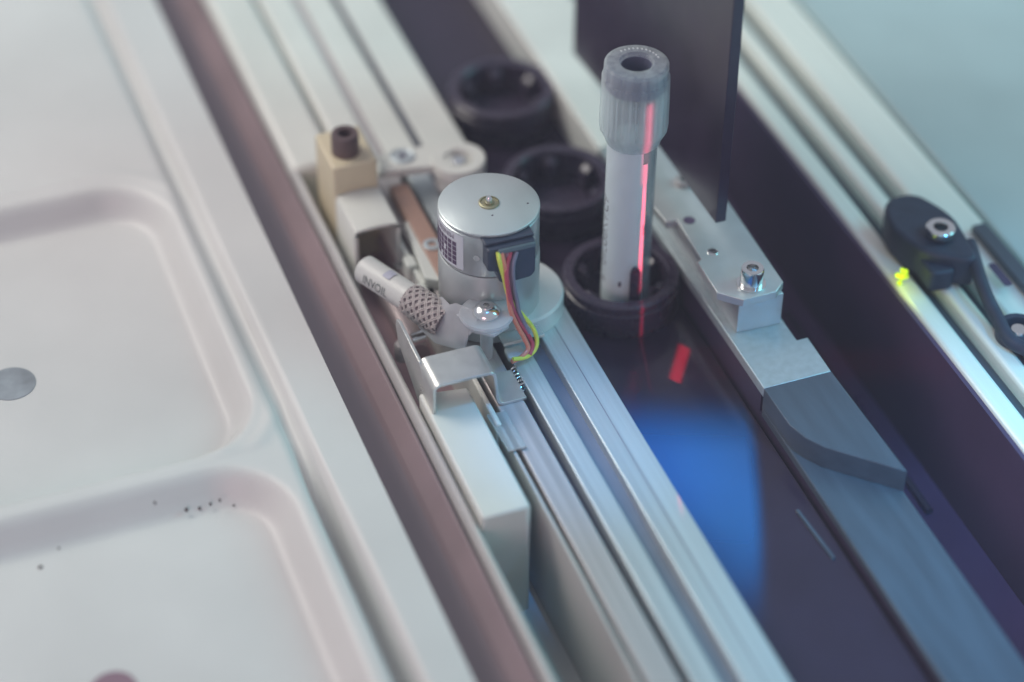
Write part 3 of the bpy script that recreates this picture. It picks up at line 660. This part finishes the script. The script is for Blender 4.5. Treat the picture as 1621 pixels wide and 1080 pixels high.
# nylon clamp: from hose end to the screw on the rail
cl = thing('cable_clamp', P(750, 510, 0), 'cloudy clear nylon clamp screwed down in front of the motor', 'clamp')
rows = []
edgeL = [(648, 490, 5), (664, 518, 5), (688, 541, 5), (716, 549, 6), (736, 553, 8), (742, 530, 11), (752, 520, 14)]
edgeR = [(700, 470, 12), (712, 482, 14), (722, 480, 15), (732, 484, 15.4), (742, 488, 15.4), (752, 490, 15.3), (762, 492, 15.2)]
for l_, r_ in zip(edgeL, edgeR):
    a_ = P(*l_); b_ = P(*r_); m_ = a_.lerp(b_, .5) + Vector((0, 0, 2.2))
    rows.append([(a_ * (1 - t) + m_ * t) * (1 - t) + (m_ * (1 - t) + b_ * t) * t for t in [k / 8 for k in range(9)]])
MB().grid(rows, .5).build('strap', film_m, cl, smooth=60)
c = P(770, 495, 15)
MB().lathe([(1.6, 0), (7.0, 0), (7.1, .4), (6.8, .9), (1.6, .9)], (c.x, c.y, 14.2), 48, closed=True).build('lug', film_m, cl)
t_ = [P(*p, 14.1) for p in ((722, 498), (742, 488), (806, 516), (782, 531), (750, 524))]
MB().prism([(p.x, p.y) for p in t_], 13.3, 14.1).build('lug_tail', film_m, cl, .1)
mb = MB(); c2 = (c.x, c.y, 15.1)
mb.lathe([(3.7, 0), (3.7, .35), (3.2, 1.1), (2.3, 1.9), (1.5, 2.1), (1.35, 1.9)], c2, 40)
sc_ = mb.build('screw', screw_m, cl)
socket_screw(sc_, (c.x, c.y, 15.9), 1.75, 1.6, screw_m, name='screw_socket')
MB().lathe([(0, .05), (1.7, .05), (1.7, 13.2), (0, 13.2)], (c.x, c.y, 0), 32).build('spacer', film_m, cl, .2)

# ------------------------------------------------------------------ bent steel bracket
br = thing('bent_bracket', (-52, -20, 0), 'bent sheet steel bracket stepping down onto the rail beside the white block', 'bracket')
yf = P(735, 602, 12).y
TL = P(687, 612, 12); TR = P(781, 592, 12)
zt = 12.0; xl = TL.x; xr = TR.x
prof = round_open([(xl - .2, zt - 10.5), (xl, zt), (xr + .5, zt), (xr + 1.6, .5), (xr + 9.2, .5)], 2.0, 6)
yk = P(660, 570, 12).y
MB().prism(band(prof, .85), yf, yk, 'y').build('sheet', steel, br, .12, smooth=40)
# rear fin of the bracket
fin = [(yf - 1.0, 1.5), (yf + .2, 5.0), (yk - 2, 12), (yk + 2, 11.8)]
F0 = P(612, 508, 11.5)
fin = [(yf, 1.5), (yk - 1, 11.9), (F0.y - 2.5, 12.2), (F0.y, 11.2), (F0.y + .6, 9.0), (F0.y - 1.5, 4.5), (yk, -3.0), (yf + 2, -2.5)]
MB().prism(fin, xl - .55, xl + .35, 'x').build('fin', steel, br, .12)
tb = thing('clear_strip', P(805, 690, 0), 'thin clear strip lying on the rail below the bracket foot', 'strip')
q = [P(*p, .5) for p in ((806, 716), (834, 709), (800, 650), (770, 657))]
MB().prism([(p.x, p.y) for p in q], .1, .5).build('strip_sheet', tab_m, tb)
MB().prism([(q[0].x, q[0].y), (q[1].x, q[1].y), (q[1].x + .1, q[1].y + .35), (q[0].x + .1, q[0].y + .35)], .1, .62).build('front_edge', screw_m, tb)
sf = thing('spring_pin', P(820, 600, 0), 'tiny coiled metal spring in the dark slot beside the bracket foot', 'spring')
A = P(812, 585, -1.2); B = P(828, 616, -1.2); pts = []
for i in range(85):
    t = i / 84; cc = A.lerp(B, t); a = t * 2 * math.pi * 6; pts.append(cc + Vector((.95 * math.cos(a), 0, .95 * math.sin(a))))
MB().sweep(pts, .26, 6, 1).build('coil', screw_m, sf)


# ------------------------------------------------------------------ blue reflection of the cover, painted as a soft-edged sheet in the lane
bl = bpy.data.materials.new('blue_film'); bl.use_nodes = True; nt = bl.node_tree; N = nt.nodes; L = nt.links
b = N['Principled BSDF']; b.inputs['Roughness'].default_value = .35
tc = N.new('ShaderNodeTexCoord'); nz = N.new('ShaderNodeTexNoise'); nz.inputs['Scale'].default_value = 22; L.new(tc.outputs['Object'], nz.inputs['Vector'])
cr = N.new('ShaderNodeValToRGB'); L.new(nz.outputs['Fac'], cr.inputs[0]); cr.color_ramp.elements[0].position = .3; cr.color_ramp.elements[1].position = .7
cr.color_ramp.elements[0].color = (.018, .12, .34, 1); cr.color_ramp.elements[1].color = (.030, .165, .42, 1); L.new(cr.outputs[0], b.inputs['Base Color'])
at = N.new('ShaderNodeAttribute'); at.attribute_name = 'thickness'; tr = N.new('ShaderNodeBsdfTransparent'); mx = N.new('ShaderNodeMixShader')  # attribute is the opacity of the painted reflection
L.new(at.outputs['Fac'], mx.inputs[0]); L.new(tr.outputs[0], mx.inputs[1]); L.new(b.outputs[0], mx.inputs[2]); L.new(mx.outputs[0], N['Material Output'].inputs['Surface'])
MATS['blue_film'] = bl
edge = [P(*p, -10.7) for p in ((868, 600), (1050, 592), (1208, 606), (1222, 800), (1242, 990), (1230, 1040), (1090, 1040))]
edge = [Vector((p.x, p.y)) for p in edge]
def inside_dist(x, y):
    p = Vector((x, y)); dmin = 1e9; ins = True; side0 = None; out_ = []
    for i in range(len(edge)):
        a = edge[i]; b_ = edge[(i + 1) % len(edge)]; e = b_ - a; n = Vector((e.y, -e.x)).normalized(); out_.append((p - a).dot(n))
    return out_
refl_x = np.arange(-16.6, 17.5, .55); refl_y = np.arange(-135, 0, .8)
rows = [[(float(x), float(y), -10.75) for x in refl_x] for y in refl_y]
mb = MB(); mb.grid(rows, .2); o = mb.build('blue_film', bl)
ta = o.data.attributes.new('thickness', 'FLOAT', 'POINT')  # fades the painted reflection towards its rim
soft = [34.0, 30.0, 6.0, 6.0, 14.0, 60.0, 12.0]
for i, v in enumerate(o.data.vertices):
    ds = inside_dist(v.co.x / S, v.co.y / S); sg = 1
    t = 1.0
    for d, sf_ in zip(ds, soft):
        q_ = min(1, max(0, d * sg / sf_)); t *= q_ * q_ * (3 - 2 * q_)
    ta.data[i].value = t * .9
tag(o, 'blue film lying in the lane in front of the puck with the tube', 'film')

# added thin volume standing in for milky reflections in the clear cover
hz = bpy.data.materials.new('haze'); hz.use_nodes = True; N = hz.node_tree.nodes; N.remove(N['Principled BSDF'])
pv = N.new('ShaderNodeVolumePrincipled'); pv.inputs['Color'].default_value = (.80, .80, .95, 1); pv.inputs['Density'].default_value = 0.085
hz.node_tree.links.new(pv.outputs[0], N['Material Output'].inputs['Volume'])
ho = MB().box(-1300, 1300, -1300, 1300, -1060, 900).build('haze', hz); ho['kind'] = 'stuff'
